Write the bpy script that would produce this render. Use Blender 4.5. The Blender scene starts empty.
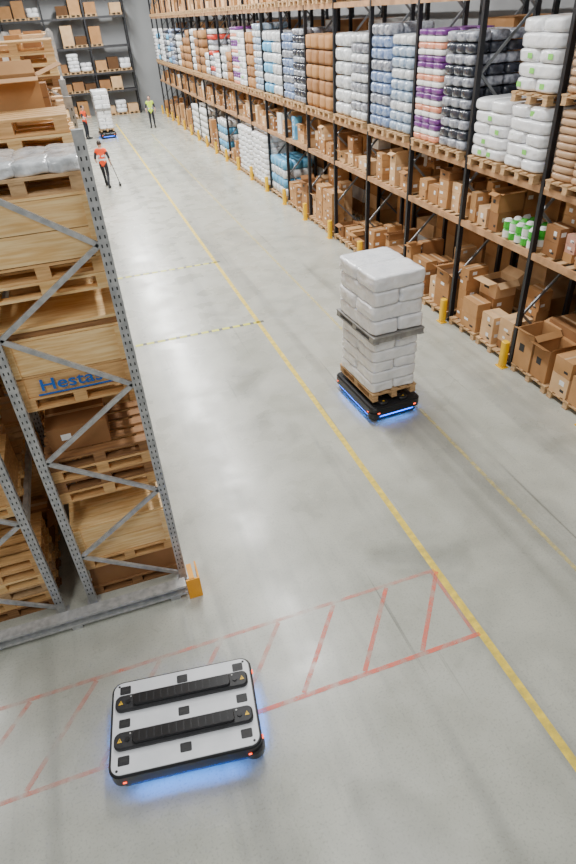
import bpy, math, random
from mathutils import Vector, Matrix, noise
R = random.Random(7)
H = 5.7
S = bpy.context.scene
# ------------------------------------------------------------------ materials
def newmat(name):
    m = bpy.data.materials.new(name); m.use_nodes = True
    nt = m.node_tree; b = nt.nodes['Principled BSDF']
    return m, nt, b
def mat(name, c1, c2=None, scale=5, rough=0.6, metal=0.0, bump=0.0, stretch=(1,1,1), coat=0.0, emis=None, es=0, bscale=None, detail=4, alpha=1.0):
    m, nt, b = newmat(name)
    if c2 is None: c2 = tuple(x*0.85 for x in c1)
    tc = nt.nodes.new('ShaderNodeTexCoord'); mp = nt.nodes.new('ShaderNodeMapping')
    mp.inputs['Scale'].default_value = stretch
    nt.links.new(tc.outputs['Object'], mp.inputs['Vector'])
    n = nt.nodes.new('ShaderNodeTexNoise'); n.inputs['Scale'].default_value = scale; n.inputs['Detail'].default_value = detail
    nt.links.new(mp.outputs[0], n.inputs['Vector'])
    cr = nt.nodes.new('ShaderNodeValToRGB')
    cr.color_ramp.elements[0].position = 0.35; cr.color_ramp.elements[1].position = 0.65
    cr.color_ramp.elements[0].color = (*c1, 1); cr.color_ramp.elements[1].color = (*c2, 1)
    nt.links.new(n.outputs['Fac'], cr.inputs['Fac']); nt.links.new(cr.outputs['Color'], b.inputs['Base Color'])
    b.inputs['Roughness'].default_value = rough; b.inputs['Metallic'].default_value = metal
    b.inputs['Coat Weight'].default_value = coat
    b.inputs['Coat Roughness'].default_value = 0.12
    b.inputs['Alpha'].default_value = alpha
    if bump > 0:
        n2 = n
        if bscale:
            n2 = nt.nodes.new('ShaderNodeTexNoise'); n2.inputs['Scale'].default_value = bscale; n2.inputs['Detail'].default_value = 3
            nt.links.new(mp.outputs[0], n2.inputs['Vector'])
        bp = nt.nodes.new('ShaderNodeBump'); bp.inputs['Strength'].default_value = bump; bp.inputs['Distance'].default_value = 0.03
        nt.links.new(n2.outputs['Fac'], bp.inputs['Height']); nt.links.new(bp.outputs[0], b.inputs['Normal'])
    if emis:
        b.inputs['Emission Color'].default_value = (*emis, 1); b.inputs['Emission Strength'].default_value = es
    return m
M = {}
M['card1'] = mat('cardboard_tan', (0.54,0.29,0.12), (0.45,0.235,0.09), 3, 0.8)
M['card2'] = mat('cardboard_brown', (0.34,0.16,0.06), (0.27,0.125,0.045), 3, 0.8)
M['card3'] = mat('cardboard_pale', (0.72,0.47,0.25), (0.62,0.38,0.19), 3, 0.8)
M['card4'] = mat('cardboard_kraft', (0.45,0.225,0.085), (0.38,0.185,0.065), 3, 0.8)
M['cardw'] = mat('cardboard_white', (0.82,0.81,0.79), (0.72,0.71,0.68), 3, 0.7)
M['cardp'] = mat('cardboard_pink', (0.66,0.34,0.25), (0.58,0.3,0.21), 3, 0.7)
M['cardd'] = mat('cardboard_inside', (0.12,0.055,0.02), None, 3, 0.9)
M['tape'] = mat('packing_tape', (0.64,0.44,0.26), None, 3, 0.3)
M['label'] = mat('paper_label', (0.90,0.90,0.88), None, 3, 0.6)
M['lgreen'] = mat('green_label', (0.25,0.75,0.12), None, 3, 0.5)
M['ink'] = mat('black_print', (0.03,0.03,0.03), None, 3, 0.6)
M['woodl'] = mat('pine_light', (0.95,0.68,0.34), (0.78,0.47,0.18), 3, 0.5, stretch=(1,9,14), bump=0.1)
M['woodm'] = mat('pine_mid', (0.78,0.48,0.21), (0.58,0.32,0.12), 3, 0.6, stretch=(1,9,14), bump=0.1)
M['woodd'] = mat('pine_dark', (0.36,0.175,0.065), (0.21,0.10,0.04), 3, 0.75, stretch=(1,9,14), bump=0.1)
M['woodg'] = mat('pallet_wood', (0.64,0.42,0.22), (0.44,0.27,0.13), 4, 0.8, stretch=(2,2,8))
M['steel'] = mat('galvanised_steel', (0.54,0.54,0.53), (0.37,0.375,0.375), 14, 0.45, metal=0.3)
M['slot'] = mat('upright_slot', (0.03,0.03,0.03))
M['rackdark'] = mat('dark_rack_paint', (0.010,0.011,0.015), None, 3, 0.45)
M['brace'] = mat('brace_grey', (0.20,0.21,0.22), None, 5, 0.45, metal=0.4)
M['backsteel'] = mat('back_rack_paint', (0.04,0.04,0.045), None, 5, 0.5)
M['orange'] = mat('orange_beam_paint', (0.56,0.31,0.15), (0.32,0.17,0.08), 4, 0.5)
M['yellow'] = mat('safety_yellow', (0.95,0.58,0.005), (0.85,0.48,0.005), 4, 0.45)
M['yorange'] = mat('corner_guard_paint', (0.98,0.42,0.01), (0.9,0.36,0.01), 6, 0.5)
M['white'] = mat('white_plastic_bag', (0.92,0.92,0.93), (0.80,0.81,0.84), 5, 0.25, bump=0.7, bscale=12, coat=0.6)
M['whiteb'] = mat('white_film', (0.84,0.86,0.88), (0.52,0.54,0.56), 9, 0.2, bump=0.6, bscale=14, coat=0.6)
M['silver'] = mat('silver_blue_film', (0.34,0.46,0.70), (0.12,0.19,0.38), 11, 0.2, bump=0.4, bscale=15, coat=0.7)
M['bluebag'] = mat('blue_grey_bag', (0.50,0.60,0.72), (0.25,0.36,0.52), 11, 0.2, bump=0.5, bscale=15, coat=0.7)
M['greyp'] = mat('grey_pack', (0.46,0.48,0.54), (0.16,0.17,0.21), 12, 0.22, bump=0.3, coat=0.7)
M['darkp'] = mat('dark_pack', (0.05,0.055,0.08), (0.025,0.03,0.04), 10, 0.2, coat=0.7)
M['purple'] = mat('purple_pack', (0.22,0.05,0.28), (0.13,0.035,0.19), 10, 0.3, coat=0.5)
M['peach'] = mat('peach_pack', (0.88,0.36,0.22), (0.8,0.28,0.17), 10, 0.3, coat=0.5)
M['beige'] = mat('beige_sack', (0.52,0.33,0.19), (0.42,0.26,0.145), 8, 0.5, bump=0.3, coat=.2)
M['blue'] = mat('blue_print', (0.01,0.13,0.50), None, 5, 0.5)
M['bluep'] = mat('light_blue_pack', (0.15,0.48,0.75), (0.10,0.35,0.62), 5, 0.4)
M['green'] = mat('green_pack', (0.06,0.50,0.04), (0.04,0.36,0.03), 8, 0.4)
M['redp'] = mat('red_pack', (0.65,0.05,0.03), None, 8, 0.4)
M['greyslab'] = mat('grey_plastic_pallet', (0.36,0.35,0.33), (0.24,0.23,0.22), 8, 0.5)
M['rblack'] = mat('robot_black_shell', (0.010,0.010,0.012), (0.016,0.016,0.018), 6, 0.3)
M['rbar'] = mat('robot_lift_rubber', (0.012,0.012,0.014), (0.022,0.022,0.025), 40, 0.5)
M['rplate'] = mat('robot_top_plate', (0.82,0.83,0.86), (0.74,0.76,0.79), 5, 0.32)
M['led'] = mat('blue_led', (0.0,0.1,0.8), emis=(0.0,0.16,1.0), es=4)
M['ledr'] = mat('red_led', (1.0,0.1,0.03), emis=(1.0,0.08,0.02), es=4)
M['rubber'] = mat('tyre_rubber', (0.02,0.02,0.02), None, 5, 0.8)
M['skin'] = mat('skin', (0.62,0.38,0.28), (0.58,0.34,0.25), 5, 0.5)
M['hair'] = mat('hair', (0.04,0.025,0.018), None, 30, 0.6)
M['eye'] = mat('eye', (0.03,0.02,0.02), None, 5, 0.2)
M['lips'] = mat('lips', (0.45,0.17,0.14), None, 5, 0.4)
M['vesto'] = mat('hi_vis_orange', (0.98,0.10,0.015), (0.88,0.07,0.01), 8, 0.7)
M['vesty'] = mat('hi_vis_yellow', (0.62,0.85,0.05), (0.52,0.75,0.04), 8, 0.7)
M['refl'] = mat('reflective_band', (0.75,0.76,0.78), None, 8, 0.3)
M['trous'] = mat('dark_trousers', (0.02,0.022,0.03), None, 8, 0.85)
M['shirt'] = mat('dark_shirt', (0.03,0.03,0.04), None, 8, 0.8)
M['wall'] = mat('wall_panel', (0.40,0.41,0.42), (0.36,0.37,0.38), 0.5, 0.8)

# ------------------------------------------------------------------ mesh builder
_pc = {}
def cube_grid(n):
    if n in _pc: return _pc[n]
    vs = {}; V = []; F = []
    def vid(p):
        k = tuple(round(c, 5) for c in p)
        if k not in vs: vs[k] = len(V); V.append(k)
        return vs[k]
    for ax in range(3):
        for s in (-1, 1):
            for i in range(n):
                for j in range(n):
                    q = []
                    for (a, b) in ((0,0),(1,0),(1,1),(0,1)):
                        p = [0,0,0]; p[ax] = s
                        p[(ax+1)%3] = -1+2*(i+a)/n; p[(ax+2)%3] = -1+2*(j+b)/n
                        q.append(vid(p))
                    if s < 0: q.reverse()
                    F.append(tuple(q))
    _pc[n] = (V, F); return _pc[n]

class MB:
    def __init__(s): s.v = []; s.f = []; s.m = []; s.sm = []; s.mats = []
    def mi(s, k):
        if k not in s.mats: s.mats.append(k)
        return s.mats.index(k)
    def add(s, V, F, k, smooth=False):
        o = len(s.v); mi = s.mi(k)
        for p in V: s.v.append((p[0], p[1], p[2]))
        for f in F:
            s.f.append(tuple(i+o for i in f)); s.m.append(mi); s.sm.append(smooth)
    def box(s, c, d, k, rz=0.0, skip=None):
        x, y, z = (d[0]/2, d[1]/2, d[2]/2)
        V = []
        cr, sr = math.cos(rz), math.sin(rz)
        for a in ((-x,-y,-z),(x,-y,-z),(x,y,-z),(-x,y,-z),(-x,-y,z),(x,-y,z),(x,y,z),(-x,y,z)):
            V.append((c[0]+a[0]*cr-a[1]*sr, c[1]+a[0]*sr+a[1]*cr, c[2]+a[2]))
        s.add(V, [(0,3,2,1),(4,5,6,7),(0,1,5,4),(1,2,6,5),(2,3,7,6),(3,0,4,7)], k)
    def b2(s, x0,x1,y0,y1,z0,z1,k): s.box(((x0+x1)/2,(y0+y1)/2,(z0+z1)/2),(x1-x0,y1-y0,z1-z0),k)
    def bar(s, p0, p1, w, h, k):
        p0, p1 = Vector(p0), Vector(p1); d = (p1-p0); L = d.length; d.normalize()
        up = Vector((0,0,1)) if abs(d.z) < 0.95 else Vector((0,1,0))
        a = d.cross(up).normalized(); b = a.cross(d)
        V = []
        for t in (p0, p1):
            for (i, j) in ((-1,-1),(1,-1),(1,1),(-1,1)):
                V.append(t + a*(w/2*i) + b*(h/2*j))
        s.add(V, [(0,3,2,1)[::-1],(4,5,6,7)[::-1],(0,1,5,4)[::-1],(1,2,6,5)[::-1],(2,3,7,6)[::-1],(3,0,4,7)[::-1]], k)
    def tube(s, pts, rad, k, n=10, cap=True):
        pts = [Vector(p) for p in pts]; V = []; F = []
        if not isinstance(rad, (list, tuple)): rad = [rad]*len(pts)
        for i, p in enumerate(pts):
            d = (pts[min(i+1,len(pts)-1)] - pts[max(i-1,0)]).normalized()
            up = Vector((0,0,1)) if abs(d.z) < 0.9 else Vector((0,1,0))
            a = d.cross(up).normalized(); b = d.cross(a)
            for j in range(n):
                t = 2*math.pi*j/n; V.append(p + a*math.cos(t)*rad[i] + b*math.sin(t)*rad[i])
        for i in range(len(pts)-1):
            for j in range(n):
                F.append((i*n+j, i*n+(j+1)%n, (i+1)*n+(j+1)%n, (i+1)*n+j))
        s.add(V, F, k, True)
        if cap:
            s.add(V[:n], [tuple(range(n))[::-1]], k); s.add(V[-n:], [tuple(range(n))], k)
    def pillow(s, c, d, k, n=6, e=5.0, amp=0.0, seed=0, rz=0.0, smooth=True, fr=6.0):
        V0, F = cube_grid(n); V = []
        cr, sr = math.cos(rz), math.sin(rz)
        for p in V0:
            q = (abs(p[0])**e + abs(p[1])**e + abs(p[2])**e)**(1/e)
            x, y, z = p[0]/q*d[0]/2, p[1]/q*d[1]/2, p[2]/q*d[2]/2
            if amp:
                nv = noise.noise_vector(Vector((x*fr+seed*3.1, y*fr-seed*1.7, z*fr*1.6+seed)))
                x += nv.x*amp; y += nv.y*amp; z += nv.z*amp*0.6
            V.append((c[0]+x*cr-y*sr, c[1]+x*sr+y*cr, c[2]+z))
        s.add(V, F, k, smooth)
    def rprism(s, c, L, W, r, z0, z1, k, seg=5, bev=0.0):
        def ring(off, z):
            P = []; rr = max(r-off, 0.002)
            for (sx, sy, a0) in ((1,1,0),(-1,1,90),(-1,-1,180),(1,-1,270)):
                for i in range(seg+1):
                    a = math.radians(a0+90*i/seg)
                    P.append((c[0]+sx*(L/2-r)+rr*math.cos(a), c[1]+sy*(W/2-r)+rr*math.sin(a), z))
            return P
        rings = [ring(bev, z0), ring(0, z0+bev), ring(0, z1-bev), ring(bev, z1)] if bev else [ring(0,z0), ring(0,z1)]
        n = len(rings[0]); V = [p for q in rings for p in q]; F = []
        for i in range(len(rings)-1):
            for j in range(n): F.append((i*n+j, i*n+(j+1)%n, (i+1)*n+(j+1)%n, (i+1)*n+j))
        F.append(tuple(range(n))[::-1]); F.append(tuple((len(rings)-1)*n+j for j in range(n)))
        s.add(V, F, k)
    def obj(s, name, parent=None, loc=None, rz=0.0):
        me = bpy.data.meshes.new(name); me.from_pydata(s.v, [], s.f)
        for k in s.mats: me.materials.append(M[k])
        me.polygons.foreach_set('material_index', s.m); me.polygons.foreach_set('use_smooth', s.sm)
        me.update()
        o = bpy.data.objects.new(name, me); S.collection.objects.link(o)
        if loc: o.location = loc
        o.rotation_euler = (0,0,rz)
        if parent: o.parent = parent
        return o
def empty(name, loc=(0,0,0), rz=0.0):
    o = bpy.data.objects.new(name, None); o.location = loc; o.rotation_euler = (0,0,rz); o.empty_display_size = 0.2
    S.collection.objects.link(o); return o

# ------------------------------------------------------------------ parts
def pallet(mb, cx, cy, z0, lx=1.2, ly=0.8, k='woodg'):
    for i in range(5):
        y = cy-ly/2+0.06+(ly-0.12)*i/4; mb.box((cx,y,z0+0.133),(lx,0.11 if i%2 else 0.125,0.022),k)
    for i in range(3):
        x = cx-lx/2+0.07+(lx-0.14)*i/2
        mb.box((x,cy,z0+0.111),(0.12,ly,0.02),k)
        for j in range(3):
            y = cy-ly/2+0.055+(ly-0.11)*j/2; mb.box((x,y,z0+0.061),(0.12,0.10,0.08),k)
    for j in range(3):
        y = cy-ly/2+0.055+(ly-0.11)*j/2; mb.box((cx,y,z0+0.011),(lx,0.10,0.021),k)
def cardbox(mb, cx, cy, z0, sx, sy, h, k, rz=0.0, opn=False, deco=True):
    cr, sr = math.cos(rz), math.sin(rz)
    def T(x, y, z): return (cx+x*cr-y*sr, cy+x*sr+y*cr, z0+z)
    if not opn:
        mb.box(T(0,0,h/2), (sx,sy,h), k, rz)
        if deco:
            mb.box(T(0,0,h+0.0015), (0.05,sy,0.002) if sx<sy else (sx,0.05,0.002), 'tape', rz)
            if R.random() < .7: mb.box(T(-sx/2-0.001,sy*R.uniform(-.2,.25),h*R.uniform(.35,.7)), (0.002,min(R.uniform(.05,.13),sy*.35),min(R.uniform(.04,.1),h*.3)), 'label', rz)
            if R.random() < .5: mb.box(T(-sx*0.2,-sy/2-0.001,h*0.6), (min(0.10,sx*.35),0.002,min(0.07,h*.3)), 'label', rz)
            if R.random() < 0.4: mb.box(T(-sx/2-0.001,-sy*0.22,h*0.3), (0.002,sy*.22,h*.14), 'ink', rz)
    else:
        t = 0.008
        mb.box(T(-sx/2+t/2,0,h/2),(t,sy,h),k,rz); mb.box(T(sx/2-t/2,0,h/2),(t,sy,h),k,rz)
        mb.box(T(0,-sy/2+t/2,h/2),(sx-2*t,t,h),k,rz); mb.box(T(0,sy/2-t/2,h/2),(sx-2*t,t,h),k,rz)
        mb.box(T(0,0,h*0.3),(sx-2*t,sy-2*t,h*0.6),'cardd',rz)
        fl = min(sx,sy)*0.42
        for (ax, sg) in (('x',-1),('x',1),('y',-1),('y',1)):
            ang = R.uniform(-0.5,0.6); dx = fl*math.cos(ang); dz = fl*math.sin(ang)
            if ax == 'x':
                P = [T(sg*sx/2,-sy/2,h),T(sg*sx/2,sy/2,h),T(sg*(sx/2+dx),sy/2-.01,h+dz),T(sg*(sx/2+dx),-sy/2+.01,h+dz)]
            else:
                P = [T(-sx/2,sg*sy/2,h),T(sx/2,sg*sy/2,h),T(sx/2-.01,sg*(sy/2+dx*.6),h+dz),T(-sx/2+.01,sg*(sy/2+dx*.6),h+dz)]
            P2 = [(p[0],p[1],p[2]+0.006) for p in P]
            mb.add(P+P2, [(0,1,2,3),(7,6,5,4),(0,4,5,1),(1,5,6,2),(2,6,7,3),(3,7,4,0)], k)
        mb.box(T(-sx/2-0.001,0.1*sy,h*0.55), (0.002,sy*.3,h*.2), 'ink', rz)
CK = ['card1','card1','card2','card3','card3','card4','card4','card2']
def fillboxes(mb, x0, x1, y0, y1, z0, hmax, dens=0.9, deco=True, kk=CK, big=False):
    y = y0+0.03
    while y < y1-0.2:
        w = R.uniform(0.2,0.46) if not big else R.uniform(0.32,0.65)
        w = min(w, y1-y-0.02)
        if w < 0.15: break
        x = x0+R.uniform(0,0.12)
        while x < x1-0.25:
            d = min(R.uniform(0.26,0.58), x1-x)
            if R.random() < dens:
                z = z0; top = z0+hmax*R.uniform(0.3,1.0); k = R.choice(kk)
                hh = R.uniform(0.13,0.36)
                while z+hh <= top+0.08 and z+hh <= z0+hmax:
                    if R.random() < 0.35: k = R.choice(kk)
                    last = z+2*hh > top+0.08
                    cardbox(mb, x+d/2, y+w/2, z, d*0.94, w*0.93, hh-0.004, k, R.uniform(-.06,.06), opn=(last and deco and R.random()<0.25), deco=deco)
                    z += hh
            x += d+0.03
        y += w+R.uniform(0.01,0.08)
def bags(mb, cx, cy, z0, lx, ly, h, layers, k='white', n=8, amp=0.012, e=6.0, lab=False, puff=1.08):
    lh = h/layers
    for i in range(layers):
        z = z0+lh*(i+0.5)
        jx, jy = R.uniform(-.012,.012), R.uniform(-.012,.012)
        if i % 2 == 0:
            L = [(cx+jx, cy-ly/4+jy, lx, ly/2), (cx+jx, cy+ly/4+jy, lx, ly/2)]
        else:
            L = [(cx-lx/4+jx, cy+jy, lx/2, ly), (cx+lx/4+jx, cy+jy, lx/2, ly)]
        for (x, y, a, b) in L:
            mb.pillow((x,y,z),(a*1.02,b*1.02,lh*puff),k,n,e,amp,R.random()*50)
            if lab and R.random() < .5: mb.box((cx-lx/2-0.012, y+R.uniform(-.1,.1), z),(0.004,0.1,0.07),'lgreen')
def packs(mb, cx, cy, z0, lx, ly, h, lh, nx, ny, ks, n=3, e=9):
    L = int(h/lh)
    for i in range(L):
        for a in range(nx):
            for b in range(ny):
                if 0 < a < nx-1 and 0 < b < ny-1 and i < L-1: continue
                k = ks[i % len(ks)] if len(ks) != 4 else ks[(i+b) % 4]
                mb.pillow((cx-lx/2+lx*(a+.5)/nx, cy-ly/2+ly*(b+.5)/ny, z0+lh*(i+.5)), (lx/nx*.98, ly/ny*.98, lh*0.95), k, n, e, 0.006, R.random()*30)
def crate(mb, cx, cy, z0, sx, sy, h, k1='woodl', k2='woodm', nb=3, lid=False):
    bh = h/nb
    for i in range(nb):
        z = z0+bh*(i+.5); kk = k1 if R.random() < .75 else k2
        mb.box((cx,cy-sy/2+.011,z),(sx,.022,bh-.008),kk); mb.box((cx,cy+sy/2-.011,z),(sx,.022,bh-.008),kk)
        mb.box((cx-sx/2+.011,cy,z),(.022,sy-.046,bh-.008),kk); mb.box((cx+sx/2-.011,cy,z),(.022,sy-.046,bh-.008),kk)
    for (a, b) in ((-1,-1),(1,-1),(1,1),(-1,1)):
        mb.box((cx+a*(sx/2-.05),cy+b*(sy/2+.01),z0+h/2),(.09,.02,h),k2)
    if lid:
        nl = 5
        for i in range(nl):
            mb.box((cx,cy-sy/2+sy*(i+.5)/nl,z0+h+.011),(sx,sy/nl-.01,.02),k1 if i%2 else k2)
    else:
        mb.box((cx,cy,z0+h*.35),(sx-.05,sy-.05,.02),k2)

# ------------------------------------------------------------------ floor
def floor_mat():
    m, nt, b = newmat('polished_concrete'); N = nt.nodes; Lk = nt.links
    tc = N.new('ShaderNodeTexCoord')
    def nz(scale, det, st=(1,1,1), dist=0):
        mp = N.new('ShaderNodeMapping'); mp.inputs['Scale'].default_value = st; Lk.new(tc.outputs['Object'], mp.inputs['Vector'])
        n = N.new('ShaderNodeTexNoise'); n.inputs['Scale'].default_value = scale; n.inputs['Detail'].default_value = det
        n.inputs['Distortion'].default_value = dist
        Lk.new(mp.outputs[0], n.inputs['Vector']); return n
    def ramp(src, p0, c0, p1, c1):
        r = N.new('ShaderNodeValToRGB'); r.color_ramp.elements[0].position = p0; r.color_ramp.elements[1].position = p1
        r.color_ramp.elements[0].color = (*c0,1); r.color_ramp.elements[1].color = (*c1,1); Lk.new(src, r.inputs['Fac']); return r
    def mul(a, bb, f=1.0):
        x = N.new('ShaderNodeMixRGB'); x.blend_type = 'MULTIPLY'; x.inputs['Fac'].default_value = f
        Lk.new(a, x.inputs['Color1']); Lk.new(bb, x.inputs['Color2']); return x.outputs['Color']
    a = ramp(nz(0.35,6).outputs['Fac'], .3, (.46,.465,.40), .7, (.55,.55,.48))
    c = ramp(nz(2.0,8).outputs['Fac'], .35, (.86,.86,.85), .6, (1,1,1))
    d = ramp(nz(1.0,5,(2.2,.09,1),.3).outputs['Fac'], .36, (.78,.78,.79), .48, (1,1,1))
    sm = ramp(nz(0.8,9,(1,1,1),.5).outputs['Fac'], .30, (.78,.78,.78), .42, (1,1,1))
    t1 = ramp(nz(1.0,3,(9,.15,1),.2).outputs['Fac'], .27, (.62,.62,.62), .33, (1,1,1))
    g = ramp(nz(45,3).outputs['Fac'], .33, (.82,.82,.82), .46, (1,1,1))
    col = mul(mul(mul(mul(mul(a.outputs[0], c.outputs[0]), d.outputs[0]), g.outputs[0]), sm.outputs[0]), t1.outputs[0])
    Lk.new(col, b.inputs['Base Color'])
    rr = ramp(nz(1.4,5).outputs['Fac'], .3, (.20,.20,.20), .7, (.38,.38,.38)); Lk.new(rr.outputs[0], b.inputs['Roughness'])
    return m
M['floor'] = floor_mat()
def paint(name, col, cover, scale=9):
    m, nt, b = newmat(name); N = nt.nodes; Lk = nt.links
    b.inputs['Base Color'].default_value = (*col,1); b.inputs['Roughness'].default_value = .45
    tc = N.new('ShaderNodeTexCoord'); n = N.new('ShaderNodeTexNoise'); n.inputs['Scale'].default_value = scale; n.inputs['Detail'].default_value = 6
    Lk.new(tc.outputs['Object'], n.inputs['Vector'])
    r = N.new('ShaderNodeValToRGB'); r.color_ramp.elements[0].position = .35; r.color_ramp.elements[1].position = .65
    lo, hi = cover; r.color_ramp.elements[0].color = (lo,lo,lo,1); r.color_ramp.elements[1].color = (hi,hi,hi,1)
    Lk.new(n.outputs['Fac'], r.inputs['Fac'])
    tr = N.new('ShaderNodeBsdfTransparent'); mx = N.new('ShaderNodeMixShader')
    Lk.new(r.outputs[0], mx.inputs[0]); Lk.new(tr.outputs[0], mx.inputs[1]); Lk.new(b.outputs[0], mx.inputs[2])
    Lk.new(mx.outputs[0], N['Material Output'].inputs['Surface']); return m
M['pyel'] = paint('yellow_floor_paint', (.98,.72,.08), (.55,1.0))
M['pyelc'] = paint('yellow_green_tape', (.82,.82,.05), (.8,1.0))
M['pyelf'] = paint('faded_yellow_paint', (.88,.72,.26), (.15,.65))
M['pred'] = paint('red_floor_paint', (1.0,.17,.10), (.15,.75), 6)
M['predf'] = paint('faded_red_paint', (.98,.24,.16), (.02,.45), 5)
M['pblk'] = paint('black_floor_paint', (.10,.10,.08), (.5,.9))
mb = MB(); mb.b2(-14,9.9,-4,52.2,-.2,0,'floor'); mb.obj('floor')
def strip(mb, p0, p1, w, k, z=0.003):
    d = Vector((p1[0]-p0[0],p1[1]-p0[1],0)).normalized(); a = Vector((-d.y,d.x,0))*w/2
    P0 = Vector((*p0,z)); P1 = Vector((*p1,z))
    mb.add([P0-a,P1-a,P1+a,P0+a],[(0,1,2,3)],k)
mb = MB()
strip(mb,(3.0,-3),(3.0,46),.09,'pyel'); strip(mb,(4.56,-3),(4.56,40),.06,'pyelf')
for Y in (11.9,16.2):
    x = .25
    while x < 2.9:
        strip(mb,(x,Y),(x+.16,Y),.1,'pyelc'); strip(mb,(x+.16,Y),(x+.24,Y),.1,'pblk'); x += .24
mb.obj('yellow_floor_marking')
mb = MB()
strip(mb,(-3.5,4.15),(2.98,4.15),.045,'predf',.004); strip(mb,(-3.5,3.18),(0.4,3.18),.045,'predf',.004); strip(mb,(0.4,3.18),(2.98,3.18),.05,'pred',.004)
strip(mb,(2.93,3.2),(2.93,4.13),.045,'predf',.004)
for k in range(-6,3):
    x = .93+.68*k; strip(mb,(x,3.21),(x+.70,4.12),.05,'predf' if k < 0 else 'pred',.0045)
mb.obj('red_floor_marking')

# ------------------------------------------------------------------ walls
mb = MB(); mb.b2(-14,9.9,52.2,52.5,0,10,'wall'); mb.obj('wall_back')
mb = MB(); mb.b2(9.9,10.2,-4,52.2,0,10,'wall'); mb.obj('wall_right')
mb = MB(); mb.b2(-14.3,-14,-4,52.2,0,10,'wall'); mb.obj('wall_left')

# ------------------------------------------------------------------ racks
def frame_x(mb, x0, x1, y, h, ku, kb, step=.68, w=.09, start=.1, slots=False):
    for x in (x0+w/2, x1-w/2):
        mb.box((x,y,h/2),(w,.07,h),ku); mb.box((x,y,.006),(.16,.14,.012),ku)
        if slots:
            z = .2
            while z < h-.1:
                for dx in (-.02,.02): mb.box((x+dx,y-.0352,z),(.012,.002,.03),'slot')
                mb.box((x+w/2+.0002,y,z),(.002,.014,.035),'slot')
                z += .075
    z = start; s = 0
    xa, xb = x0+w, x1-w
    while z+step < h:
        a, c = (xb, xa) if s % 2 == 0 else (xa, xb)
        mb.bar((a,y,z),(c,y,z+step),.03,.045,kb); z += step; s += 1
def rack(name, x0, x1, ys, h, levels, ku, kb, kbr, slots=False, deck=(), step=.68):
    mb = MB()
    for i, y in enumerate(ys): frame_x(mb,x0,x1,y,h if not callable(h) else h(i),ku,kbr,step,slots=(slots and i < 2))
    for i in range(len(ys)-1):
        for z in (levels(i) if callable(levels) else levels):
            ya, yb = ys[i]+.036, ys[i+1]-.036
            mb.b2(x0+.01,x0+.06,ya,yb,z-.11,z,kb); mb.b2(x1-.06,x1-.01,ya,yb,z-.11,z,kb)
            if z in deck:
                for j in range(9):
                    y = ya+(yb-ya)*(j+.5)/9; mb.box(((x0+x1)/2,y,z-.012),(x1-x0-.13,.12,.02),'woodg')
                mb.box(((x0+x1)/2,(ya+yb)/2,z-.04),(.05,yb-ya,.03),'brace')
    return mb.obj(name)
P = 2.15
ysR = [8.03+P*k for k in range(-3,20)]
LV = (2.15,3.2,5.75)
rack('pallet_rack',6.82,7.92,ysR,9.0,LV,'rackdark','orange','brace',deck=(2.15,),step=.9)
rack('pallet_rack',8.2,9.3,ysR,9.0,LV,'rackdark','orange','brace',deck=(2.15,),step=.9)
for y in ysR:
    mb = MB()
    mb.rprism((6.66,y),.12,.14,.04,0.015,.52,'yellow',4,.01)
    mb.b2(6.58,6.73,y-.1,y+.1,0,.015,'yellow')
    mb.obj('column_guard')

def white_load(mb, x, y, z, h, lay, near=True, lx=1.12, ly=.9):
    pallet(mb,x,y,z,1.2,.86); bags(mb,x,y,z+.15,lx,ly,h,lay,n=8 if near else 5,lab=near)
X = 7.34
def topload(kind, y, z, far=False):
    mb = MB(); name = 'wrapped_pallet_load'
    if kind == 'w2':
        white_load(mb,X,y,z,.92,5); white_load(mb,X,y,z+1.1,.95,5); name = 'white_bag_pallet_load'
    elif kind == 'w1': white_load(mb,X,y,z,.92,5,not far); name = 'white_bag_pallet_load'
    elif kind == 'w3': white_load(mb,X,y,z,1.75,9,not far); name = 'white_bag_pallet_load'
    elif kind == 'beige':
        for q in (0,1.15):
            pallet(mb,X,y,z+q,1.2,.86); packs(mb,X,y,z+q+.15,1.1,.88,.95,.105,2,2,['beige'],n=4,e=8)
    else:
        pallet(mb,X,y,z,1.2,.86)
        T = {'grey':(.17,3,3,['greyp','darkp']), 'purple':(.105,3,3,['peach','label','purple','purple','label']), 'silver':(.22,3,3,['silver','silver','greyp']),
             'bluebag':(.2,2,3,['bluebag','bluebag','whiteb']),
             'stripe':(.2,2,3,['whiteb','greyp']), 'film':(.3,2,2,['whiteb']), 'brown':(.35,2,2,['card4','card2']), 'blue':(.3,2,2,['bluep','whiteb']),
             'rg':(.2,3,3,['greyp','redp','whiteb'])}[kind]
        h = (2.05 if not far else R.choice((1.3,1.8,2.0)))-R.uniform(0,.15)
        packs(mb,X,y,z+.15,1.1,.9,h,T[0],T[1],T[2],T[3],n=4 if not far else 2,e=10 if kind in('brown','purple') else 6)
    mb.obj(name)
spec = {-3:('brown','w1'),-2:('brown','film'),-1:('beige','beige'),0:('w2','w1'),1:('grey','purple'),2:('bluebag','silver'),3:('stripe','film'),4:('brown','brown'),
        5:('grey','silver'),6:('film','blue'),7:('bluebag','brown'),8:('w3','purple'),9:('brown','film'),10:('w1','rg')}
kinds = ['w3','film','brown','grey','silver','w1','brown','blue']
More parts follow.
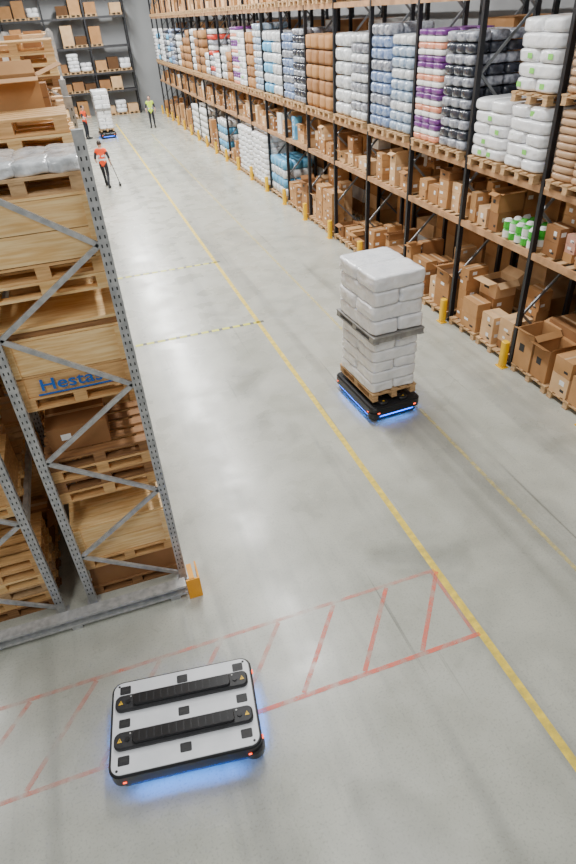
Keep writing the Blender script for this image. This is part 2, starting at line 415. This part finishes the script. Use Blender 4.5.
for k in range(-3,19):
    y0 = 8.03+P*k
    a, b = spec.get(k, (R.choice(kinds),R.choice(kinds)))
    far = k > 8
    for j, kd in enumerate((a,b)):
        topload(kd, y0+.06+1.0*(j+.5)+.015, 3.2, far)
    if k >= 4:
        for j in range(2):
            mb = MB(); yy = y0+.075+1.0*(j+.5); pallet(mb,X,yy,5.75,1.2,.86)
            fillboxes(mb,X-.55,X+.55,yy-.43,yy+.43,5.9,.9,1,False); mb.obj('cardboard_box_pallet_load')
    mb = MB()
    if k == 0:
        for a in range(3):
            for b in range(5):
                for c in range(2):
                    mb.tube([(6.98+a*.19,8.22+b*.17,2.153+c*.16),(6.98+a*.19,8.22+b*.17,2.27+c*.16)],.078,'green' if (b+c)%2 else 'label',14)
                    mb.tube([(6.98+a*.19,8.22+b*.17,2.27+c*.16),(6.98+a*.19,8.22+b*.17,2.31+c*.16)],[.078,.05],'label' if (b+c)%2 else 'green',14)
        fillboxes(mb,6.92,7.85,9.15,10.1,2.152,.7)
        mb.obj('tubs_and_boxes')
    else:
        kk = CK+(['cardw'] if k%3==0 else [])+(['green'] if k == 3 else [])+(['cardp','cardp'] if k == -1 else [])+(['bluep'] if k == 5 else [])
        fillboxes(mb,6.9,7.86,y0+.08,y0+P-.08,2.152,.82,.9,k < 12,kk)
        mb.obj('cardboard_boxes')
    if k in (7,8):
        for j in range(2):
            mb = MB(); yy = y0+.075+1.0*(j+.5); white_load(mb,X-.05,yy,0,1.7,9,False); mb.obj('white_bag_pallet_load')
    elif k in (6,10,12,13):
        mb = MB(); yy = y0+P/2; pallet(mb,X,yy,0,1.2,1.6); packs(mb,X,yy,.15,1.1,1.6,1.5 if k>6 else 1.2,.3,3,4,['whiteb','bluep'] if k in(6,10) else ['cardw'],n=2); mb.obj('wrapped_pallet_load')
    elif k == -1:
        mb = MB(); pallet(mb,7.33,7.4,0,1.2,.95)
        cardbox(mb,7.02,7.66,.145,.55,.42,.72,'card1',.04,True)
        cardbox(mb,7.02,7.2,.145,.5,.40,.62,'card4',-.03,True)
        cardbox(mb,7.58,7.4,.145,.5,.8,.8,'card2',0)
        mb.obj('cardboard_box_pallet_load')
        mb = MB(); pallet(mb,7.33,6.42,0,1.2,.9)
        cardbox(mb,7.0,6.66,.145,.5,.4,.36,'card3'); cardbox(mb,7.0,6.66,.51,.5,.4,.3,'card1'); cardbox(mb,6.98,6.2,.145,.45,.42,.5,'card1'); cardbox(mb,7.55,6.42,.145,.5,.8,.85,'card3')
        mb.obj('cardboard_box_pallet_load')
    else:
        for j in range(2):
            mb = MB(); yy = y0+.075+1.0*(j+.5); pallet(mb,X+.01,yy,0,1.2,.92,'woodg')
            fillboxes(mb,X-.57,X+.55,yy-.46,yy+.46,.146,1.25 if k==0 else R.uniform(.7,1.6),.95,k < 12,CK,big=True)
            mb.obj('cardboard_box_pallet_load')
for k in range(-3,19):
    y0 = 8.03+P*k
    for z, hm in ((.0,1.6),(2.15,.8),(3.2,2.0)):
        mb = MB()
        if z != 2.15:
            for j in range(2): pallet(mb,8.75,y0+.075+(j+.5),z,1.1,.9)
            z += .146
        else: z += .002
        for j in range(2):
            for q in range(int(hm/.4)):
                if R.random() < .9: cardbox(mb,8.75,y0+.075+(j+.5),z+.4*q,.95,.88,.395,R.choice(CK+['cardw']),deco=False)
                else: break
        mb.obj('cardboard_box_pallet_load')

def backrack():
    mb = MB(); xs = [-13.6+2.7*i for i in range(8)]
    for x in xs:
        for y in (50.6,51.7): mb.box((x,y,4.6),(.1,.09,9.2),'rackdark')
        z = .3; s = 0
        while z < 8.6:
            mb.bar((x,50.6 if s%2 else 51.7,z),(x,51.7 if s%2 else 50.6,z+.9),.03,.04,'brace'); z += .9; s += 1
    for z in (1.6,2.75,4.3,6.0,7.5):
        for y in (50.6,51.7): mb.b2(xs[0]+.05,xs[-1]-.05,y-.03,y+.03,z-.13,z,'backsteel')
        mb.b2(xs[0]+.05,xs[-1]-.05,50.64,51.66,z-.02,z-.001,'backsteel')
    mb.obj('pallet_rack')
    for i in range(7):
        for z, hm in ((0,1.2),(1.6,.8),(2.75,1.2),(4.3,1.3),(6.0,1.1),(7.5,1.2)):
            mb = MB()
            for j in range(3):
                if R.random() < .2: continue
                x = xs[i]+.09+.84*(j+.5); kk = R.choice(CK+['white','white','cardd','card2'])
                pallet(mb,x,51.12,z,.8,1.1)
                hh = hm*R.uniform(.35,.9)
                if kk == 'white': bags(mb,x,51.1,z+.15,.74,1.05,hh,max(2,int(hh/.2)),n=4)
                else: cardbox(mb,x,51.1,z+.146,.74,1.02,hh,kk,deco=False)
            if mb.v: mb.obj('goods_on_pallets')
backrack()

# ------------------------------------------------------------------ left rack
XA0, XA1 = -1.09, .09
ysL = [5.2+2.6*i for i in range(9)]
LVL = lambda i: (1.5,2.7,3.78) if i < 2 else (1.5,2.7,3.78,4.95)
HL = lambda i: 5.05 if i < 3 else 5.6
rack('pallet_rack',XA0,XA1,ysL,HL,LVL,'steel','steel','steel',slots=True)
rack('pallet_rack',-2.55,-1.37,ysL,HL,LVL,'steel','steel','steel',slots=True)
cx = (XA0+XA1)/2
y = 5.72
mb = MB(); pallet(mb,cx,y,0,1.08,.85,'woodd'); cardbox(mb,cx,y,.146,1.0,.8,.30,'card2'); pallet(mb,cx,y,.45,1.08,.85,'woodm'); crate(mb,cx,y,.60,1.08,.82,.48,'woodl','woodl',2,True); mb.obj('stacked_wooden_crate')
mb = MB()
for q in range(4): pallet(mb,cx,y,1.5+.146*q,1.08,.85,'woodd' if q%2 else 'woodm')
cardbox(mb,cx-.15,y,2.088,.6,.6,.28,'card2'); mb.obj('pallet_stack')
mb = MB(); pallet(mb,cx,y,2.7,1.08,.88,'woodm')
crate(mb,cx,y,2.848,1.1,.86,.2,'woodm','woodm',1,True); crate(mb,cx,y,3.072,1.1,.86,.34,'woodl','woodl',1,True)
mb.b2(cx-.5,cx+.5,y-.41,y-.31,3.436,3.50,'woodd'); mb.b2(cx-.5,cx+.5,y+.31,y+.41,3.436,3.50,'woodd')
mb.b2(cx-.54,cx+.54,y-.43,y+.43,3.50,3.53,'woodl')
cr_o = mb.obj('stacked_wooden_crate')
tx = bpy.data.curves.new('crate_lettering','FONT'); tx.body = 'Hestas'; tx.size = .17; tx.extrude = .002; tx.offset = .002
to = bpy.data.objects.new('crate_lettering', tx); S.collection.objects.link(to); to.parent = cr_o
to.location = (-.83, y-.86/2-.025, 2.91); to.rotation_euler = (math.pi/2,0,0); to.scale = (1.25,1,1); tx.materials.append(M['blue'])
mb = MB(); mb.b2(-.86,-.14,y-.454,y-.452,2.862,2.880,'blue'); oo = mb.obj('crate_stripe'); oo.parent = cr_o
mb = MB(); pallet(mb,cx,y,3.78,1.08,.88,'woodl'); pallet(mb,cx,y,3.926,1.08,.88,'woodm'); crate(mb,cx,y,4.075,1.1,.88,.5,'woodl','woodl',2,True)
for q in range(3): pallet(mb,cx,y,4.597+.0*q,1.06,.84,'woodg') if q == 0 else None
for q in range(4): mb.pillow((cx-.39+.26*q,y,4.79),(.31,.80,.12),'whiteb',8,6,.03,q*3.3,0,True,9)
mb.obj('stacked_wooden_crate')
for j, y in enumerate((6.6,7.4)):
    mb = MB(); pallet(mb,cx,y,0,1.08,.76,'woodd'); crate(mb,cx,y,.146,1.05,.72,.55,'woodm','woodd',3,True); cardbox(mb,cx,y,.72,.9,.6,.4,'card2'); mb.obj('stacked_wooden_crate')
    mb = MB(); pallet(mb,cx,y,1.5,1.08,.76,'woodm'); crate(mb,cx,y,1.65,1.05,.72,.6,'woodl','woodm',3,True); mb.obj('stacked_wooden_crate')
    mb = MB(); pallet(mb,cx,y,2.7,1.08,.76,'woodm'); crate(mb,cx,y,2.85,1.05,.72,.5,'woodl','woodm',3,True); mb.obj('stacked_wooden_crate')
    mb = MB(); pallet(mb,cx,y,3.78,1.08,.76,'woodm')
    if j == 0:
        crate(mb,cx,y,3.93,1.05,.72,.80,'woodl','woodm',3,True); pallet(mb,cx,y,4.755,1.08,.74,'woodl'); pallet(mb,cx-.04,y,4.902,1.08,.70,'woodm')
    else:
        crate(mb,cx,y,3.93,1.05,.72,.98,'woodl','woodl',3,True); cardbox(mb,cx-.10,y,4.935,.80,.62,.36,'card1',.05,True)
    mb.obj('stacked_wooden_crate')
for (c0, i0) in ((cx,1),(-1.96,0)):
    for i in range(i0,8):
        for j in range(3):
            y = ysL[i]+.08+.815*(j+.5)
            lv = [(0,1.2),(1.5,.9),(2.7,.8)] + ([(3.78,1.6),] if i < 2 else [(3.78,.85),(4.95,.75)])
            for z, hm in lv:
                mb = MB(); t = R.random(); pallet(mb,c0,y,z,1.08,.76,R.choice(['woodm','woodg','woodd','woodl']))
                hh = hm*R.uniform(.6,.95)
                if z > 3 and t < .4 and i > 0: t = .5+t
                if t < .4:
                    crate(mb,c0,y,z+.148,1.04,.72,hh-.2,R.choice(['woodl','woodm']),'woodm',3,True); nm = 'stacked_wooden_crate'
                elif t < .6:
                    for q in range(1,int(hh/.146)): pallet(mb,c0,y,z+.146*q,1.08,.76,R.choice(['woodm','woodg','woodl']))
                    nm = 'pallet_stack'
                else:
                    fillboxes(mb,c0-.5,c0+.52,y-.36,y+.38,z+.147,hh-.12,.95,i < 3,CK,True); nm = 'cardboard_box_pallet_load'
                mb.obj(nm)
mb = MB()
for (zz, hh) in ((.075,.03),(.19,.03)): mb.b2(-6,.05,4.86,5.0,zz-hh/2,zz+hh/2,'steel')
mb.b2(-6,.05,4.92,4.94,.09,.175,'steel')
for x in (-5.5,-4,-2.6,-1.25,-.1): mb.b2(x-.06,x+.06,4.87,5.0,0,.06,'steel')
mb.obj('floor_guard_rail')
mb = MB(); mb.b2(.06,.2,4.82,4.84,0,.32,'yorange'); mb.b2(.2,.22,4.82,5.1,0,.32,'yorange'); mb.b2(.06,.22,4.84,5.1,0,.02,'yorange')
mb.b2(.10,.16,4.83,5.08,.28,.32,'yorange')
mb.obj('corner_guard')

# ------------------------------------------------------------------ robots
def robot(loc, rz, power=30, plate='rplate'):
    root = empty('mobile_robot', loc, rz)
    L, W = 1.39, .94
    mb = MB()
    mb.rprism((0,0),L-.08,W-.08,.1,.045,.11,'rblack',6)
    mb.rprism((0,0),L,W,.11,.135,.29,'rblack',7,.012)
    mb.rprism((0,0),L-.06,W-.06,.1,.105,.137,'rblack',6)
    mb.rprism((0,0),L-.045,W-.045,.09,.286,.300,plate,7,.003)
    for (a,b) in ((1,-1),(-1,1)):
        mb.tube([(a*(L/2-.09),b*(W/2-.09),.11),(a*(L/2-.09),b*(W/2-.09),.19)],.105,'rblack',20)
        mb.tube([(a*(L/2-.09),b*(W/2-.09),.19),(a*(L/2-.09),b*(W/2-.09),.2)],.108,'rbar',20)
    mb.obj('shell',root)
    mb = MB()
    for s in (-1,1):
        mb.b2(-L/2+.14,L/2-.14,s*(W/2-.026)-.008,s*(W/2-.026)+.008,.110,.130,'led')
        mb.b2(s*(L/2-.026)-.008,s*(L/2-.026)+.008,-W/2+.14,W/2-.14,.110,.130,'led')
    mb.obj('light_strip',root)
    mb = MB()
    for (a,b) in ((1,1),(1,-1),(-1,1),(-1,-1)):
        mb.tube([(a*(L/2+.001),b*(W/2-.13)-.02,.2),(a*(L/2+.001),b*(W/2-.13)+.02,.2)],.011,'ledr',8)
        mb.tube([(a*(L/2-.13)-.015,b*(W/2+.001),.2),(a*(L/2-.13)+.015,b*(W/2+.001),.2)],.009,'ledr',8)
    mb.obj('signal_lamps',root)
    mb = MB()
    for s in (-1,1):
        y = s*.185+.02
        mb.rprism((0,y),1.29,.165,.06,.299,.350,'rbar',6,.014)
        mb.rprism((0,y),.94,.12,.03,.350,.378,'rblack',4,.006)
        for q in range(-6,7): mb.box((q*.068,y,.379),(.010,.09,.004),'rbar')
        for e in (-1,1):
            x = e*.59
            t = [(x-.022,y-.02,.352),(x+.022,y-.02,.352),(x,y+.022,.352)]
            mb.add(t+[(p[0],p[1],.3525) for p in t],[(3,4,5),(0,1,4,3),(1,2,5,4),(2,0,3,5)],'yellow')
            mb.box((x,y+.0,.353),(.006,.018,.001),'ink')
            mb.tube([(x-e*.07,y,.348),(x-e*.07,y,.36)],.022,'rblack',12)
            mb.tube([(x-e*.095,y+.05,.348),(x-e*.095,y+.05,.354)],.008,'steel',8)
    mb.obj('lift_bars',root)
    mb = MB()
    for x in (-.56,0,.56):
        for y in (.36,.02,-.33):
            mb.rprism((x,y),.105,.085,.01,.2995,.3035,'rbar',2)
            mb.b2(x-.03,x+.03,y-.01,y+.01,.3035,.304,'slot')
    for (x,y) in ((-.62,.41),(.62,.41),(-.62,-.41),(.62,-.41)): mb.tube([(x,y,.298),(x,y,.303)],.012,'rbar',10)
    mb.obj('top_pads',root)
    mb = MB()
    for (x,y) in ((.45,.3),(.45,-.3),(-.45,.3),(-.45,-.3),(0,.34),(0,-.34)):
        mb.tube([(x,y-.025,.06),(x,y+.025,.06)],.06,'rubber',18)
    mb.obj('wheels',root)
    for (x,y,a,ln,f) in ((0,-W/2-.03,0,1.0,1),(0,W/2+.03,math.pi,1.0,.5),(L/2+.03,0,math.pi/2,.6,.7),(-L/2-.03,0,-math.pi/2,.6,.7)):
        ld = bpy.data.lights.new('led_glow','AREA'); ld.shape = 'RECTANGLE'; ld.size = ln; ld.size_y = .02; ld.energy = power*ln*f
        ld.color = (.0,.22,1.0); lo = bpy.data.objects.new('led_glow',ld); S.collection.objects.link(lo)
        lo.parent = root; lo.location = (x,y,.12)
        lo.rotation_euler = (math.radians(50),0,a)
    return root
robot((-.26,3.26,0), math.radians(-7.5), 4.0)
def robot_load(loc, rz, power):
    r = robot(loc, rz+math.pi/2, power,'rbar')
    mb = MB()
    pallet(mb,0,0,.379,1.2,.82,'woodg')
    bags(mb,0,0,.523,1.14,.80,.93,5,n=16,amp=.014,e=10,puff=1.01)
    mb.obj('lower_goods',r)
    mb = MB(); z = 1.45
    mb.b2(-.64,.64,-.45,.45,z+.085,z+.11,'greyslab')
    for sx in (-.56,0,.56): mb.b2(sx-.06,sx+.06,-.45,.45,z,z+.085,'greyslab')
    for sy in (-.4,0,.4): mb.b2(-.64,.64,sy-.05,sy+.05,z,z+.02,'greyslab')
    mb.obj('spacer_pallet',r)
    mb = MB(); bags(mb,0,.0,1.565,1.18,.87,.93,4,n=16,amp=.016,e=10,puff=1.01); mb.obj('upper_goods',r)
robot_load((4.02,7.96,0), math.radians(3.5), 3.5)
robot_load((2.05,40.8,0), math.radians(2), 3.5)

# ------------------------------------------------------------------ workers
def worker(loc, rz, vest, J, rod=None):
    names = ['pelvis','waist','chest','neck','shL','elL','wrL','shR','elR','wrR','hipL','knL','anL','toL','hipR','knR','anR','toR']
    rad = dict(pelvis=(.15,.115),waist=(.145,.105),chest=(.165,.12),neck=(.058,.058),shL=(.075,.075),shR=(.075,.075),elL=(.05,.05),elR=(.05,.05),wrL=(.033,.033),wrR=(.033,.033),
               hipL=(.1,.1),hipR=(.1,.1),knL=(.068,.068),knR=(.068,.068),anL=(.05,.05),anR=(.05,.05),toL=(.045,.035),toR=(.045,.035))
    E = [('pelvis','waist'),('waist','chest'),('chest','neck'),('chest','shL'),('shL','elL'),('elL','wrL'),('chest','shR'),('shR','elR'),('elR','wrR'),
         ('pelvis','hipL'),('hipL','knL'),('knL','anL'),('anL','toL'),('pelvis','hipR'),('hipR','knR'),('knR','anR'),('anR','toR')]
    me = bpy.data.meshes.new('tmp'); me.from_pydata([J[n] for n in names],[(names.index(a),names.index(b)) for a,b in E],[])
    o = bpy.data.objects.new('tmp',me); S.collection.objects.link(o)
    md = o.modifiers.new('s','SKIN'); md.use_smooth_shade = True
    for i, n in enumerate(names):
        sv = me.skin_vertices[0].data[i]; sv.radius = rad[n]; sv.use_root = (i == 0)
    sd = o.modifiers.new('d','SUBSURF'); sd.levels = 2; sd.render_levels = 2
    dg = bpy.context.evaluated_depsgraph_get(); em = bpy.data.meshes.new_from_object(o.evaluated_get(dg))
    V = [tuple(v.co) for v in em.vertices]; F = [tuple(p.vertices) for p in em.polygons]
    bpy.data.objects.remove(o)
    mb = MB()
    def segd(p,a,b):
        a, b = Vector(a), Vector(b); t = max(0,min(1,(p-a).dot(b-a)/max((b-a).length_squared,1e-9))); return (p-(a+(b-a)*t)).length
    part = {}
    for f in F:
        c = sum((Vector(V[i]) for i in f),Vector())/len(f)
        best = min(E, key=lambda e: segd(c,J[e[0]],J[e[1]])-min(rad[e[0]][0],rad[e[1]][0])*.9)
        n1 = best[1]
        if n1 in ('waist','chest','shL','shR') or (n1 in('hipL','hipR','pelvis') and c.z > J['pelvis'][2]):
            k = vest
            if abs(c.z-(J['waist'][2]-.03)) < .025 or abs(c.z-(J['waist'][2]+.12)) < .025: k = 'refl'
        elif n1 == 'neck': k = 'skin' if c.z > J['neck'][2]-.04 else vest
        elif n1 in ('elL','elR'): k = vest if (c-Vector(J['sh'+n1[2]])).length < .1 else 'shirt'
        elif n1 in ('wrL','wrR'): k = 'skin'
        elif n1 in ('toL','toR'): k = 'rubber'
        else: k = 'trous'
        part.setdefault(k,[]).append(f)
    for k, fs in part.items(): mb.add(V,fs,k,True)
    nk = Vector(J['neck']); hc = nk+Vector((0,-.025,.135))
    mb.tube([nk-Vector((0,0,.03)),hc-Vector((0,-.01,.04))],[.058,.052],'skin',12,False)
    mb.pillow(hc,(.155,.19,.235),'skin',8,2.4)
    mb.pillow(hc+Vector((0,-.03,-.075)),(.10,.12,.07),'skin',5,2.3)
    mb.pillow(hc+Vector((0,.018,.04)),(.175,.19,.19),'hair',8,2.3,.004,3)
    for s in (-1,1):
        mb.pillow(hc+Vector((s*.032,-.088,.01)),(.024,.014,.014),'label',4,2); mb.pillow(hc+Vector((s*.032,-.095,.01)),(.011,.006,.011),'eye',3,2)
        mb.pillow(hc+Vector((s*.032,-.092,.028)),(.035,.012,.006),'hair',3,2)
        mb.pillow(hc+Vector((s*.08,.005,-.005)),(.018,.035,.06),'skin',4,2.2)
    mb.add([hc+Vector(p) for p in ((-.008,-.09,.015),(.008,-.09,.015),(.017,-.09,-.03),(-.017,-.09,-.03),(0,-.12,-.026))],[(0,1,4),(1,2,4),(2,3,4),(3,0,4)],'skin',True)
    mb.pillow(hc+Vector((0,-.088,-.055)),(.05,.014,.013),'lips',4,2.2)
    for s in 'LR':
        el, wr = Vector(J['el'+s]), Vector(J['wr'+s]); d = (wr-el).normalized()
        sg = 1 if s == 'L' else -1
        a = Vector((0,-1,0)); a = (a-d*a.dot(d)).normalized(); b = d.cross(a)*sg
        if b.x*sg > 0: b = -b
        pc = wr+d*.05
        for q in (-.027,-.009,.009,.027):
            mb.tube([wr+a*q*.6,pc+a*q,wr+d*.095+a*q],[.018,.017,.0125],'skin',8)
        for q, ln in ((.027,.072),(.009,.08),(-.009,.075),(-.027,.06)):
            p0 = wr+d*.088+a*q; p1 = p0+d*ln*.45+b*ln*.12; p2 = p1+d*ln*.25+b*ln*.3; p3 = p2+b*ln*.28-d*ln*.02
            mb.tube([p0,p1,p2,p3],[.0095,.009,.008,.0065],'skin',8)
        t0 = wr+d*.03+a*.022; mb.tube([t0,t0+a*.028+d*.025+b*.01,t0+a*.036+d*.055+b*.022],[.013,.011,.008],'skin',8)
    for s in 'LR':
        an, to = Vector(J['an'+s]), Vector(J['to'+s]); dd = Vector((to.x-an.x,to.y-an.y,0)).normalized(); m = (an+to)/2
        zz = min(an.z,to.z)-.04
        mb.pillow((m.x+dd.x*.03,m.y+dd.y*.03,zz+.035),(.10,.30,.085),'rubber',6,3.2,0,0,math.atan2(-dd.x,dd.y))
    return mb.obj('worker',None,loc,rz)
base = dict(pelvis=(0,0,.96),waist=(0,0,1.1),chest=(0,0,1.33),neck=(0,-.01,1.52),shL=(.19,0,1.43),shR=(-.19,0,1.43),elL=(.27,.03,1.15),elR=(-.27,.03,1.15),wrL=(.27,-.08,.92),wrR=(-.27,-.08,.92),
   hipL=(.095,0,.9),hipR=(-.095,0,.9),knL=(.11,-.02,.5),knR=(-.11,-.02,.5),anL=(.12,.03,.09),anR=(-.12,.03,.09),toL=(.14,-.11,.045),toR=(-.14,-.11,.045))
w1 = dict(base); w1.update(knL=(.10,-.18,.52),anL=(.11,-.30,.10),toL=(.12,-.44,.05),knR=(-.10,.0,.5),anR=(-.11,.28,.14),toR=(-.11,.17,.05),elL=(.28,.0,1.16),wrL=(.32,-.20,1.02),elR=(-.29,.07,1.16),wrR=(-.30,.0,.92))
worker((.95,27.4,0), math.radians(165), 'vesto', w1)
w2 = dict(base); w2.update(elL=(.28,-.05,1.16),wrL=(.2,-.27,1.15),elR=(-.28,-.05,1.16),wrR=(-.2,-.27,1.15))
worker((.9,40.9,0), math.radians(60), 'vesto', w2)
worker((5.05,42.6,0), math.radians(-10), 'vesty', base)
mb = MB(); mb.tube([(0,0,.10),(-.20,-.05,1.0)],.014,'ink',8); mb.b2(-.04,.04,-.2,.2,.06,.11,'ink'); mb.b2(-.035,.035,-.19,.19,0,.06,'rubber')
mb.obj('push_broom',None,(1.45,27.4,0),0)

# ------------------------------------------------------------------ lights
def area(x,y,z,sx,sy,e,col=(1,1,.98)):
    l = bpy.data.lights.new('ceiling_and_fill_light','AREA'); l.shape = 'RECTANGLE'; l.size = sx; l.size_y = sy; l.energy = e; l.color = col
    o = bpy.data.objects.new('ceiling_and_fill_light',l); o.location = (x,y,z); S.collection.objects.link(o)
for y in (3,10,17,24,31,38,45): area(2.8,y,9.5,.6,4.5,{3:280,10:650,17:1000}.get(y,1250))
for y in (10,24,40): area(-6,y,9.5,.8,5,350)
area(-3.5,-1.5,9.5,.6,4.5,420)  # added fill from the front left to brighten the crate faces, no ceiling lamp
w = bpy.data.worlds.new('World'); S.world = w; w.use_nodes = True
w.node_tree.nodes['Background'].inputs[0].default_value = (.94,.98,1,1); w.node_tree.nodes['Background'].inputs[1].default_value = .24

# ------------------------------------------------------------------ camera
cam = bpy.data.cameras.new('camera'); co = bpy.data.objects.new('camera',cam); S.collection.objects.link(co)
Yc = Vector((-243,407,-589)).normalized(); Zc = -Vector((56,-818,-589)); Zc = (Zc-Yc*Zc.dot(Yc)).normalized(); Xc = Yc.cross(Zc)
m = Matrix(((Xc.x,Xc.y,Xc.z),(Yc.x,Yc.y,Yc.z),(Zc.x,Zc.y,Zc.z)))
co.matrix_world = Matrix.Translation((0,0,H)) @ m.to_4x4()
cam.sensor_fit = 'HORIZONTAL'; cam.sensor_width = 24; cam.lens = 589/576*24; cam.clip_end = 200
S.camera = co
